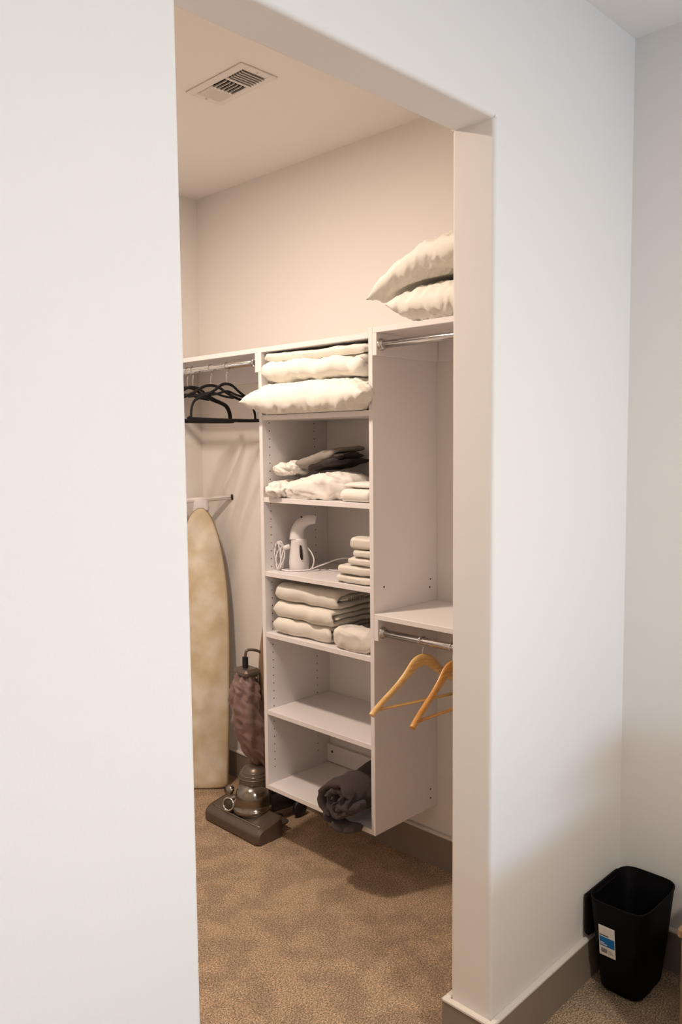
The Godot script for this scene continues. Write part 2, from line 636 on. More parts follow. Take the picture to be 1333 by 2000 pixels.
func build_shell() -> void:
	var T := 0.14
	struct_node("floor", "brown cut-pile carpet running through the bedroom and the closet", box_mesh(Vector3(XBL - T, -0.1, ZF - T), Vector3(XR + T, 0, ZR + T)), M.carpet)
	struct_node("ceiling", "flat white ceiling over bedroom and closet", box_mesh(Vector3(XBL - T, YC, ZF - T), Vector3(XR + T, YC + 0.12, ZR + T)), M.ceiling)
	# doorway wall: left pier, right pier and the header, with rounded plaster corners
	var wall := Node3D.new()
	wall.name = "wall_front"
	wall.set_meta("kind", "structure")
	wall.set_meta("label", "white painted wall with the open closet doorway")
	add_child(wall)
	var up := func(u, v, w): return Vector3(u, w, v)
	var R := 0.012
	part(wall, "left_pier", prism(round_rect(XBL, ZPB, XO0, ZP, [0, R, R, 0]), 0.0, YH, up), M.paint)
	part(wall, "right_pier", prism(round_rect(XO1, ZPB, XR, ZP, [R, 0, 0, R]), 0.0, YH, up), M.paint)
	var along := func(u, v, w): return Vector3(w, v, u)
	part(wall, "header", prism(round_rect(ZPB, YH, ZP, YC, [R, R, 0, 0]), XO0, XO1, along), M.paint)
	part(wall, "left_upper_wall", box_mesh(Vector3(XBL, YH, ZPB), Vector3(XO0, YC, ZP)), M.paint)
	part(wall, "right_upper_wall", box_mesh(Vector3(XO1, YH, ZPB), Vector3(XR, YC, ZP)), M.paint)
	struct_node("wall_right", "white wall behind the closet shelving and beside the bin", box_mesh(Vector3(XR, 0, ZF - T), Vector3(XR + T, YC, ZR + T)), M.paint)
	struct_node("wall_back", "white end wall of the closet behind the ironing board", box_mesh(Vector3(XL - T, 0, ZF - T), Vector3(XR, YC, ZF)), M.paint)
	struct_node("wall_inner", "white left wall of the closet", box_mesh(Vector3(XL - T, 0, ZF), Vector3(XL, YC, ZPB)), M.paint)
	struct_node("wall_left", "white left wall of the bedroom", box_mesh(Vector3(XBL - T, 0, ZPB), Vector3(XBL, YC, ZR + T)), M.paint)
	# rear wall with the window opening
	var wx0 := 0.1
	var wx1 := 2.0
	var wy0 := 0.95
	var wy1 := 1.43
	var rear := flat_tool()
	add_box(rear, Vector3(XBL, 0, ZR), Vector3(wx0, YC, ZR + T))
	add_box(rear, Vector3(wx1, 0, ZR), Vector3(XR, YC, ZR + T))
	add_box(rear, Vector3(wx0, 0, ZR), Vector3(wx1, wy0, ZR + T))
	add_box(rear, Vector3(wx0, wy1, ZR), Vector3(wx1, YC, ZR + T))
	struct_node("wall_rear", "white bedroom wall with the window behind the viewer", done(rear), M.paint)
	var win := Node3D.new()
	win.name = "window_1"
	win.set_meta("kind", "structure")
	win.set_meta("label", "white framed bedroom window behind the viewer")
	add_child(win)
	var fr := flat_tool()
	var zc := ZR + 0.07
	add_box(fr, Vector3(wx0, wy0, zc - 0.03), Vector3(wx1, wy0 + 0.05, zc + 0.03))
	add_box(fr, Vector3(wx0, wy1 - 0.05, zc - 0.03), Vector3(wx1, wy1, zc + 0.03))
	add_box(fr, Vector3(wx0, wy0, zc - 0.03), Vector3(wx0 + 0.05, wy1, zc + 0.03))
	add_box(fr, Vector3(wx1 - 0.05, wy0, zc - 0.03), Vector3(wx1, wy1, zc + 0.03))
	add_box(fr, Vector3(1.03, wy0, zc - 0.03), Vector3(1.07, wy1, zc + 0.03))
	part(win, "window_frame", done(fr), M.white_metal)
	part(win, "pane", box_mesh(Vector3(wx0 + 0.05, wy0 + 0.05, zc - 0.003), Vector3(1.03, wy1 - 0.05, zc + 0.003)), M.pane)
	part(win, "pane", box_mesh(Vector3(1.07, wy0 + 0.05, zc - 0.003), Vector3(wx1 - 0.05, wy1 - 0.05, zc + 0.003)), M.pane)
	# baseboards
	var fz := Vector3(0, 0, 1)
	baseboard("baseboard_front", "taupe baseboard with light cap on the doorway wall beside the bin", Vector3(XO1, 0, ZP), Vector3(XR, 0, ZP), fz)
	baseboard("baseboard_front_left", "taupe baseboard on the wall left of the doorway", Vector3(XBL, 0, ZP), Vector3(XO0, 0, ZP), fz)
	baseboard("baseboard_jamb", "taupe baseboard wrapping the right doorway reveal", Vector3(XO1, 0, ZPB - 0.018), Vector3(XO1, 0, ZP + 0.018), Vector3(-1, 0, 0))
	baseboard("baseboard_jamb_left", "taupe baseboard wrapping the left doorway reveal", Vector3(XO0, 0, ZPB - 0.018), Vector3(XO0, 0, ZP + 0.018), Vector3(1, 0, 0))
	baseboard("baseboard_closet", "taupe baseboard on the closet wall under the shelving", Vector3(XR, 0, ZF), Vector3(XR, 0, ZPB), Vector3(-1, 0, 0))
	baseboard("baseboard_back", "taupe baseboard along the closet end wall", Vector3(XL, 0, ZF), Vector3(XR, 0, ZF), fz)
	baseboard("baseboard_right", "taupe baseboard on the bedroom right wall behind the bin", Vector3(XR, 0, ZP), Vector3(XR, 0, ZR), Vector3(-1, 0, 0))
	baseboard("baseboard_closet_front", "taupe baseboard on the closet side of the doorway wall", Vector3(XO1, 0, ZPB), Vector3(XR, 0, ZPB), Vector3(0, 0, -1))
	ceiling_light("round flush ceiling light in the closet", Vector3(1.12, YC, -2.32), 0.14, Color(1.0, 0.915, 0.845), 3.6, M.glow)
	ceiling_light("round flush ceiling light in the bedroom", Vector3(0.82, YC, 1.15), 0.24, Color(1.0, 0.955, 0.90), 5.8, M.glow_room)
	# ceiling air register
	var v := thing("ceiling_vent", "white metal air register with slatted louvres on the closet ceiling", "vent", Vector3(1.768, YC, -2.232))
	var fo := flat_tool()
	var hx := 0.076
	var hz := 0.152
	var ix := 0.047
	var iz := 0.121
	add_box(fo, Vector3(-hx, -0.006, -hz), Vector3(-ix, 0, hz), 0.002)
	add_box(fo, Vector3(ix, -0.006, -hz), Vector3(hx, 0, hz), 0.002)
	add_box(fo, Vector3(-ix, -0.006, -hz), Vector3(ix, 0, -iz), 0.002)
	add_box(fo, Vector3(-ix, -0.006, iz), Vector3(ix, 0, hz), 0.002)
	part(v, "frame", done(fo), M.white_metal)
	part(v, "duct", box_mesh(Vector3(-ix, -0.0012, -iz), Vector3(ix, -0.0002, iz)), M.dark)
	var cross := box_mesh(Vector3(-ix, -0.007, -0.004), Vector3(ix, -0.001, 0.004))
	part(v, "divider", cross, M.white_metal, Vector3(0, 0, 0.036))
	part(v, "divider", cross, M.white_metal, Vector3(0, 0, -0.046))
	var slat_x := box_mesh(Vector3(-ix, -0.0008, -0.006), Vector3(ix, 0.0008, 0.006))
	for k in 6:
		part(v, "slat", slat_x, M.white_metal, Vector3(0, -0.006, -0.116 + k * 0.0125), Vector3(-40, 0, 0))
	for k in 6:
		part(v, "slat", slat_x, M.white_metal, Vector3(0, -0.007, 0.048 + k * 0.0135), Vector3(56, 0, 0))
	var slat_z := box_mesh(Vector3(-0.006, -0.0008, -0.038), Vector3(0.006, 0.0008, 0.034))
	for k in 6:
		part(v, "slat", slat_z, M.white_metal, Vector3(-0.039 + k * 0.0155, -0.007, -0.003), Vector3(0, 0, 58))
	for z in [-0.137, 0.137]:
		part(v, "screw", done(lathe(PackedVector2Array([Vector2(0, -0.0085), Vector2(0.003, -0.008), Vector2(0.004, -0.006)]), 10)), M.steel, Vector3(0, 0, z))

func ceiling_light(label: String, at: Vector3, size: float, col: Color, energy: float, glow: Material) -> void:
	var r := size * 0.56
	var l := thing("ceiling_light", label, "ceiling light", at)
	part(l, "trim_ring", done(lathe(PackedVector2Array([Vector2(r, 0), Vector2(r, -0.012), Vector2(r + 0.004, -0.016), Vector2(r + 0.012, -0.014), Vector2(r + 0.02, -0.004), Vector2(r + 0.02, 0)]), 36)), M.white_metal)
	part(l, "diffuser", done(lathe(PackedVector2Array([Vector2(0, -0.010), Vector2(r * 0.5, -0.010), Vector2(r, -0.009)]), 36)), glow)
	var al := AreaLight3D.new()
	al.name = "lamp"
	al.area_size = Vector2(size, size)
	al.position = Vector3(0, -0.02, 0)
	al.rotation_degrees = Vector3(-90, 0, 0)
	al.light_color = col
	al.light_energy = energy
	al.shadow_enabled = true
	al.set("area_range", 12.0)
	l.add_child(al)

# ---------------------------------------------------------------- cabinets
const SHELF_T := 0.019
const SHELF_Y := [1.748, 1.424, 1.127, 0.879, 0.559]

func pin_holes(z: float, x_list: Array, dirz: float) -> ArrayMesh:
	# the rows of shelf-pin holes drilled in a side panel, each a small dark plug
	var st := flat_tool()
	for x in x_list:
		var y := 0.33
		while y < 1.95:
			for k in 6:
				var a := TAU * k / 6.0
				var b := TAU * (k + 1) / 6.0
				var c := Vector3(x, y, z + dirz * 0.0004)
				tri_out(st, c, c + Vector3(cos(a), sin(a), 0) * 0.0028, c + Vector3(cos(b), sin(b), 0) * 0.0028, c - Vector3(0, 0, dirz))
			y += 0.032
	return done(st)

func build_cabinets() -> void:
	var xb := XR
	var t := thing("shelf_tower", "tall white melamine shelf tower with six open compartments in the closet", "shelf unit", Vector3.ZERO)
	part(t, "side_panel", box_mesh(Vector3(XFRONT, 0.246, ZTL), Vector3(xb, 2.031, ZTL + SHELF_T), 0.0012), M.melamine)
	part(t, "side_panel", box_mesh(Vector3(XFRONT, 0.246, ZTR - SHELF_T), Vector3(xb, 2.046, ZTR), 0.0012), M.melamine)
	var z0 := ZTL + SHELF_T
	var z1 := ZTR - SHELF_T
	part(t, "top_panel", box_mesh(Vector3(XFRONT, 2.012, z0), Vector3(xb, 2.031, z1), 0.001), M.melamine)
	for y in SHELF_Y:
		part(t, "shelf", box_mesh(Vector3(XFRONT + 0.002, y, z0), Vector3(xb - 0.004, y + SHELF_T, z1), 0.001), M.melamine)
	part(t, "bottom_panel", box_mesh(Vector3(XFRONT, 0.246, z0), Vector3(xb, 0.246 + SHELF_T, z1), 0.001), M.melamine)
	var rail := part(t, "back_rail", box_mesh(Vector3(xb - 0.019, 0.268, z0), Vector3(xb, 0.345, z1), 0.001), M.melamine)
	for z in [z0 + 0.03, z1 - 0.03]:
		part(rail, "screw_cap", done(lathe(PackedVector2Array([Vector2(0, 0.002), Vector2(0.005, 0.0015), Vector2(0.006, 0)]), 12)), M.hole, Vector3(xb - 0.019, 0.315, z), Vector3(0, 0, 90))
	var holes := part(t, "pin_holes", pin_holes(z0, [XFRONT + 0.037, xb - 0.075], 1.0), M.hole)
	holes.set_meta("kind", "stuff")
	var h2 := flat_tool()
	for p in [Vector2(2.14, 1.145), Vector2(2.405, 1.14), Vector2(2.40, 1.11), Vector2(2.405, 0.32), Vector2(2.405, 1.955), Vector2(2.405, 0.285)]:
		for k in 8:
			var c := Vector3(p.x, p.y, ZTR + 0.0004)
			tri_out(h2, c, c + Vector3(cos(TAU * k / 8), sin(TAU * k / 8), 0) * 0.004, c + Vector3(cos(TAU * (k + 1) / 8), sin(TAU * (k + 1) / 8), 0) * 0.004, c - Vector3(0, 0, 1))
	part(t, "screw_holes", done(h2), M.hole).set_meta("kind", "stuff")
	# hanging sections: a shelf board on cleats, with the rod as a thing of its own
	hanging_shelf("long white shelf board over the black hangers left of the tower", 2.012, ZF, ZTL, ZTL - SHELF_T, -1.0)
	hanging_shelf("upper white shelf board right of the tower, under two pillows", 2.027, ZTR, ZPB, ZTR, 1.0)
	hanging_shelf("lower white shelf board right of the tower, over the wooden hangers", 1.037, ZTR, ZPB, ZTR, 1.0)
	rod("chrome closet rod carrying the black hangers", Vector3(2.092, 1.975, ZF + 0.001), Vector3(2.092, 1.975, ZTL - SHELF_T - 0.001), 1)
	rod("empty chrome closet rod under the upper right shelf", Vector3(2.109, 1.988, ZTR + SHELF_T + 0.001), Vector3(2.109, 1.988, ZPB - SHELF_T - 0.001), 0)
	rod("chrome closet rod carrying the two wooden hangers", Vector3(2.109, 0.988, ZTR + SHELF_T + 0.001), Vector3(2.109, 0.988, ZPB - SHELF_T - 0.001), 0)

func hanging_shelf(label: String, y: float, za: float, zb: float, zc: float, dir: float) -> void:
	var s := thing("closet_shelf", label, "shelf", Vector3.ZERO, "shelf boards of the hanging sections")
	part(s, "board", box_mesh(Vector3(XFRONT, y, za), Vector3(XR, y + SHELF_T, zb), 0.0015), M.melamine)
	var c0 := zc if dir > 0.0 else ZTL - SHELF_T
	part(s, "cleat", box_mesh(Vector3(XFRONT, y - 0.076, c0), Vector3(XR, y, c0 + SHELF_T), 0.0012), M.melamine)
	part(s, "back_cleat", box_mesh(Vector3(XR - SHELF_T, y - 0.076, za + 0.02 if dir > 0.0 else za), Vector3(XR, y, zb if dir > 0.0 else zb - 0.02), 0.0012), M.melamine)
	if dir > 0.0:
		part(s, "cleat", box_mesh(Vector3(XFRONT, y - 0.076, ZPB - SHELF_T), Vector3(XR - 0.019, y, ZPB), 0.0012), M.melamine)

func rod(label: String, a: Vector3, b: Vector3, _k: int) -> void:
	var r := thing("closet_rod", label, "rod", a, "chrome rods of the closet")
	part(r, "tube", rod_mesh(Vector3.ZERO, b - a, 0.0135, 24), M.chrome)
	var cup := done(lathe(PackedVector2Array([Vector2(0, 0), Vector2(0.021, 0), Vector2(0.021, 0.003), Vector2(0.017, 0.005), Vector2(0.017, 0.014), Vector2(0.0135, 0.015)]), 24))
	part(r, "end_cup", cup, M.chrome, Vector3.ZERO, Vector3(90, 0, 0))
	part(r, "end_cup", cup, M.chrome, b - a, Vector3(-90, 0, 0))

# ---------------------------------------------------------------- linen
func build_linen() -> void:
	var sy := 1.748 + SHELF_T
	# top compartment: a plump pillow below, a folded duvet above
	var pat := Vector3(2.205, sy + 0.054, -2.194)
	var sag := func(p: Vector3) -> Vector3:
		p.y = clampf(p.y, -0.0525, 0.063)
		return squeeze(p, pat, -2.194, 0.2825, 0.0, 9.0)
	var pl := thing("pillow", "plump white pillow bulging out of the tower's top compartment under a duvet", "pillow", pat, "white bedding")
	part(pl, "pillowcase", pillow_mesh(0.40, 0.66, 0.155, 1.0, 0.013, sag, 64), M.linen)
	var du := thing("folded_duvet", "folded white duvet crammed on top of the pillow in the tower", "duvet", Vector3(2.078, sy + 0.1185, 0), "white bedding")
	var dp := PackedVector2Array()
	for q in smooth_path([Vector3(0.30, 0.024, 0), Vector3(0.16, 0.023, 0), Vector3(0.05, 0.024, 0), Vector3(0.010, 0.038, 0), Vector3(0.014, 0.056, 0), Vector3(0.06, 0.066, 0), Vector3(0.17, 0.068, 0), Vector3(0.27, 0.069, 0), Vector3(0.305, 0.069, 0)], 5):
		dp.append(Vector2(q.x, q.y))
	var dat := du.position
	var dfit := func(p: Vector3) -> Vector3: return squeeze(Vector3(p.x, maxf(p.y, 0.0005), p.z), dat, -2.194, 0.283, 0.0, 2.0095)
	part(du, "cover", ribbon_mesh(dp, 0.044, -2.470, -1.918, 6.0, 0.016, 34, dfit), M.linen)
	var du2 := PackedVector2Array()
	for q in smooth_path([Vector3(0.30, 0.106, 0), Vector3(0.15, 0.108, 0), Vector3(0.04, 0.104, 0), Vector3(0.012, 0.095, 0)], 5):
		du2.append(Vector2(q.x, q.y))
	part(du, "flap", ribbon_mesh(du2, 0.030, -2.466, -1.922, 8.0, 0.009, 30, dfit), M.linen)
	# second compartment
	sy = 1.424 + SHELF_T
	var flat_base := func(h: float) -> Callable:
		return func(p: Vector3) -> Vector3:
			p.y = maxf(p.y, -h)
			return p
	var bs := thing("bunched_sheet", "bunched white sheet at the left of the tower's second compartment", "sheet", Vector3(2.215, sy + 0.036, -2.265), "white bedding")
	part(bs, "cloth", lump_mesh(Vector3(0.125, 0.050, 0.195), 0.62, 3.0, 0.012, 11.0, func(p: Vector3) -> Vector3:
		var q := p
		q.y += 0.016 * sin((p.z + 0.02) * 12.0) * (1.0 if p.y > 0.0 else 0.0)
		q.y = maxf(q.y, -0.036)
		return q, 90, 44), M.sheet)
	part(bs, "gathered_end", lump_mesh(Vector3(0.07, 0.036, 0.055), 0.8, 5.0, 0.011, 24.0, flat_base.call(0.031), 60, 32), M.sheet, Vector3(-0.085, -0.005, -0.145))
	var fs := thing("folded_sheet", "flat folded white sheet at the right of the tower's second compartment", "sheet", Vector3(2.10, sy, 0), "white bedding")
	part(fs, "cloth", ribbon_mesh(fold_path(0.30, 0.0235, 3), 0.0232, -2.060, -1.918, 4.0, 0.002, 14, func(p: Vector3) -> Vector3: return Vector3(p.x, maxf(p.y, 0.0006), minf(p.z, -1.9115))), M.sheet)
	var wc := thing("crumpled_cloth", "small crumpled white cloth lying on the bunched sheet", "cloth", Vector3(2.175, sy + 0.112, -2.408))
	part(wc, "cloth", lump_mesh(Vector3(0.075, 0.028, 0.058), 0.75, 7.0, 0.012, 22.0, null, 64, 34), M.sheet)
	var gg := thing("folded_garment", "folded grey garment with a dark lining on the bunched sheet", "garment", Vector3(2.155, sy + 0.112, -2.238))
	gg.rotation_degrees = Vector3(-15, 12, 0)
	var gp := PackedVector2Array()
	for q in smooth_path([Vector3(0.24, 0.028, 0), Vector3(0.12, 0.026, 0), Vector3(0.02, 0.024, 0), Vector3(0.0, 0.034, 0), Vector3(0.03, 0.046, 0), Vector3(0.13, 0.05, 0), Vector3(0.24, 0.054, 0)], 5):
		gp.append(Vector2(q.x, q.y))
	part(gg, "cloth", ribbon_mesh(gp, 0.018, -0.085, 0.085, 11.0, 0.012, 22), M.grey_cloth, Vector3(0, 0.010, 0))
	var gd := PackedVector2Array()
	for q in smooth_path([Vector3(0.25, 0.004, 0), Vector3(0.12, 0.0, 0), Vector3(0.02, 0.004, 0), Vector3(0.0, 0.012, 0), Vector3(0.05, 0.02, 0), Vector3(0.2, 0.02, 0)], 5):
		gd.append(Vector2(q.x, q.y))
	part(gg, "lining", ribbon_mesh(gd, 0.018, -0.04, 0.090, 13.0, 0.010, 22), M.dark_cloth, Vector3(0.005, 0.008, 0))
	# third compartment: washcloths and the steamer
	sy = 1.127 + SHELF_T
	var hs := [0.030, 0.036, 0.031, 0.029, 0.045]
	var ze := [-2.105, -2.100, -2.050, -2.022, -2.036]
	var xe := [2.094, 2.098, 2.104, 2.104, 2.104]
	var lab := ["flat white washcloth at the bottom of the washcloth stack", "white washcloth second from the bottom of the washcloth stack", "white washcloth in the middle of the washcloth stack", "thin white washcloth second from the top of the stack", "thick folded white washcloth on top of the stack"]
	for i in 5:
		var w := thing("washcloth", lab[i], "washcloth", Vector3(xe[i], sy, -1.912), "white washcloths stacked beside the steamer")
		var wz: float = (-1.9125 - ze[i]) * 0.5
		var hh: float = hs[i] * 0.5 - 0.0005
		part(w, "cloth", lump_mesh(Vector3(0.085 - 0.004 * i, hh, wz), 0.42, 20.0 + i, 0.0022, 26.0, func(p: Vector3) -> Vector3: return Vector3(p.x, clampf(p.y, -hh, hh), minf(p.z, wz - 0.001)), 56, 24), M.terry, Vector3(0.085 - 0.004 * i, hs[i] * 0.5, -wz - 0.0005))
		sy += hs[i]
	build_steamer()
	# fourth compartment: bath towels and a rolled towel
	sy = 0.879 + SHELF_T
	var th := [0.066, 0.066, 0.072]
	var lb := ["folded white bath towel at the bottom of the towel stack", "folded white bath towel in the middle of the towel stack", "folded white bath towel on top, just below the shelf", ""]
	for i in 3:
		var w := thing("bath_towel", lb[i], "towel", Vector3(2.10 + [0.0, -0.004, 0.010][i], sy, -2.292), "white bath towels stacked in the tower")
		w.rotation_degrees.y = [2.5, -1.5, 1.5][i]
		part(w, "cloth", ribbon_mesh(wrap_path(0.285, th[i], true), th[i] / 3.0 * 0.97, -0.158 + [0.0, -0.006, 0.010][i], 0.155 + [0.0, 0.016, 0.026][i], 31.0 + i, 0.007, 22, func(p: Vector3) -> Vector3: return Vector3(p.x, clampf(p.y, 0.0006, th[i] - 0.0006), p.z)), M.terry)
		if i == 2:
			for k in 15:
				part(w, "woven_stripe", box_mesh(Vector3(0, 0, 0), Vector3(0.006, 0.010, 0.0012), 0.0004), M.grey_cloth, Vector3(0.07 + k * 0.0105, 0.031, 0.182), Vector3(0, 0, -20))
		sy += th[i]
	var rt := thing("rolled_towel", "small white rolled towel in front of the bath towels", "towel", Vector3(2.135, 0.879 + SHELF_T + 0.041, -2.015))
	part(rt, "cloth", lump_mesh(Vector3(0.050, 0.045, 0.103), 0.62, 17.0, 0.004, 12.0, func(p: Vector3) -> Vector3:
		p.y = maxf(p.y, -0.041)
		return p), M.terry)
	# bottom compartment: grey blanket rolled up and sticking out
	var gb := thing("blanket_roll", "dark grey fluffy blanket roll sticking out of the bottom compartment", "blanket", Vector3(2.085, 0.265 + 0.088, -2.014))
	var spiral := PackedVector2Array()
	for k in 70:
		var a := k / 69.0 * TAU * 2.3
		var r := 0.012 + 0.066 * k / 69.0 + 0.004 * sin(a * 2.3 + 0.6)
		spiral.append(Vector2(cos(a + 2.2) * r * 1.05, sin(a + 2.2) * r * 0.95))
	part(gb, "cloth", ribbon_mesh(spiral, 0.028, -0.13, 0.17, 51.0, 0.011, 26, func(p: Vector3) -> Vector3: return Vector3(minf(p.x, 0.1025), maxf(p.y, -0.093), p.z)), M.grey_terry, Vector3(0.095, 0.006, 0.0), Vector3(0, -90, 0))
	var fl := PackedVector2Array()
	for q in smooth_path([Vector3(0.075, -0.02, 0), Vector3(0.03, -0.035, 0), Vector3(-0.03, -0.045, 0), Vector3(-0.078, -0.085, 0), Vector3(-0.05, -0.125, 0), Vector3(0.01, -0.128, 0), Vector3(0.06, -0.105, 0)], 6):
		fl.append(Vector2(q.x, q.y))
	part(gb, "loose_flap", ribbon_mesh(fl, 0.034, -0.085, -0.025, 55.0, 0.012, 10, func(p: Vector3) -> Vector3: return Vector3(minf(p.x, 0.078), p.y, maxf(p.z, -0.089))), M.grey_terry, Vector3(-0.092, 0.033, 0.022), Vector3(0, -90, 0))
	# two pillows on the upper right shelf
	sy = 2.046
	var p1 := thing("pillow", "lower white pillow lying on the upper right shelf", "pillow", Vector3(2.25, sy + 0.060, -1.545), "white bedding")
	part(p1, "pillowcase", pillow_mesh(0.38, 0.53, 0.130, 61.0, 0.014, func(p: Vector3) -> Vector3:
		p.y = maxf(p.y, -0.059)
		return p, 64), M.linen)
	var upper_at := Vector3(2.235, sy + 0.206, -1.560)
	var p2 := thing("pillow", "upper white pillow slumped over the left end of the lower one", "pillow", upper_at, "white bedding")
	part(p2, "pillowcase", pillow_mesh(0.40, 0.62, 0.125, 66.0, 0.014, func(p: Vector3) -> Vector3:
		var e := maxf(0.0, -p.z - 0.08)
		var lift := 0.03 if p.y > 0.0 else 0.0
		p.y -= e * e * 1.65
		p.y += p.z * 0.10
		# it rests on the lower pillow
		var u := absf((p.x + upper_at.x - 2.25) / 0.19)
		var v := absf((p.z + upper_at.z + 1.545) / 0.265)
		if u < 1.0 and v < 1.0:
			var top := 2.046 + 0.060 + 0.065 * pow((1.0 - pow(u, 3.2)) * (1.0 - pow(v, 3.2)), 0.46) + 0.024
			p.y = maxf(p.y, top + lift - upper_at.y)
		return p, 64), M.linen)

func build_steamer() -> void:
	var y0 := 1.127 + SHELF_T
	var s := thing("garment_steamer", "white handheld garment steamer standing on the third shelf with coiled cord", "steamer", Vector3(2.2, y0, -2.398))
	var prof := PackedVector2Array([Vector2(0, 0), Vector2(0.036, 0), Vector2(0.040, 0.006), Vector2(0.041, 0.03), Vector2(0.039, 0.06), Vector2(0.035, 0.09), Vector2(0.032, 0.115), Vector2(0.033, 0.124), Vector2(0.030, 0.13), Vector2(0, 0.132)])
	part(s, "water_tank", done(lathe(prof, 28)), M.plastic_white)
	var head := smooth_path([Vector3(-0.004, 0.125, -0.006), Vector3(-0.002, 0.155, -0.006), Vector3(0.004, 0.182, 0.004), Vector3(0.018, 0.200, 0.024), Vector3(0.034, 0.205, 0.047), Vector3(0.042, 0.203, 0.058)], 5)
	var hd := part(s, "steam_head", done(tube(head, func(t): return Vector2(lerpf(0.033, 0.017, pow(t, 0.8)), lerpf(0.031, 0.012, pow(t, 0.9))), 18)), M.plastic_white)
	part(hd, "steam_button", done(lathe(PackedVector2Array([Vector2(0, 0.005), Vector2(0.007, 0.004), Vector2(0.009, 0)]), 14)), M.ink, Vector3(0.008, 0.212, 0.012), Vector3(30, 0, -20))
	# the slot that makes the grip
	var slot := part(s, "grip_slot", done(tube(smooth_path([Vector3(-0.020, 0.105, 0.030), Vector3(-0.020, 0.085, 0.032), Vector3(-0.020, 0.060, 0.035), Vector3(-0.018, 0.048, 0.037)], 4), func(t): return Vector2(0.0065 * sin(PI * clampf(t, 0.06, 0.94)) + 0.001, 0.0045), 10)), M.dark)
	slot.name = "grip_slot"
	part(s, "hose_stub", rod_mesh(Vector3(-0.028, 0.098, -0.024), Vector3(-0.046, 0.088, -0.046), 0.010, 14), M.plastic_white)
	# cord: coil at the left, one run lying off to the right
	var cpts := []
	for k in 61:
		var a := k / 60.0 * TAU * 4.5
		cpts.append(Vector3(-0.056 - 0.010 * sin(k * 1.3), 0.062 - cos(a) * 0.055, -0.050 - k / 60.0 * 0.012 + sin(a) * 0.016))
	part(s, "power_cord", done(tube(smooth_path(cpts, 2), 0.0030, 7)), M.plastic_white)
	part(s, "power_cord", done(tube(smooth_path([Vector3(-0.055, 0.006, -0.045), Vector3(-0.062, 0.005, -0.02), Vector3(-0.048, 0.004, 0.005), Vector3(-0.03, 0.004, 0.025), Vector3(-0.005, 0.006, 0.048), Vector3(0.01, 0.012, 0.062), Vector3(0.018, 0.045, 0.068), Vector3(0.02, 0.075, 0.05), Vector3(0.02, 0.095, 0.025)], 6), 0.0030, 7)), M.plastic_white)
	part(s, "power_cord", done(tube(smooth_path([Vector3(0.0, 0.008, 0.058), Vector3(0.05, 0.025, 0.085), Vector3(0.10, 0.046, 0.125), Vector3(0.14, 0.046, 0.17), Vector3(0.15, 0.02, 0.22), Vector3(0.13, 0.004, 0.25), Vector3(0.10, 0.004, 0.18), Vector3(0.07, 0.004, 0.12), Vector3(0.08, 0.004, 0.09)], 6), 0.0030, 7)), M.plastic_white)

# ---------------------------------------------------------------- hangers
func hook_mesh(r: float, drop: float, wire: float) -> ArrayMesh:
	# origin at the rod's axis; the hook rests on the rod, its stem goes down to -drop
	var pts := [Vector3(0, -drop, 0), Vector3(0, -drop * 0.75, 0), Vector3(0.002, -r * 1.5, 0)]
	for k in 13:
		var a := deg_to_rad(-62.0 + k * 23.0)
		pts.append(Vector3(cos(a) * r, sin(a) * r, 0))
	return done(tube(smooth_path(pts, 4), wire, 8, false, Vector3(0, 0, 1)))

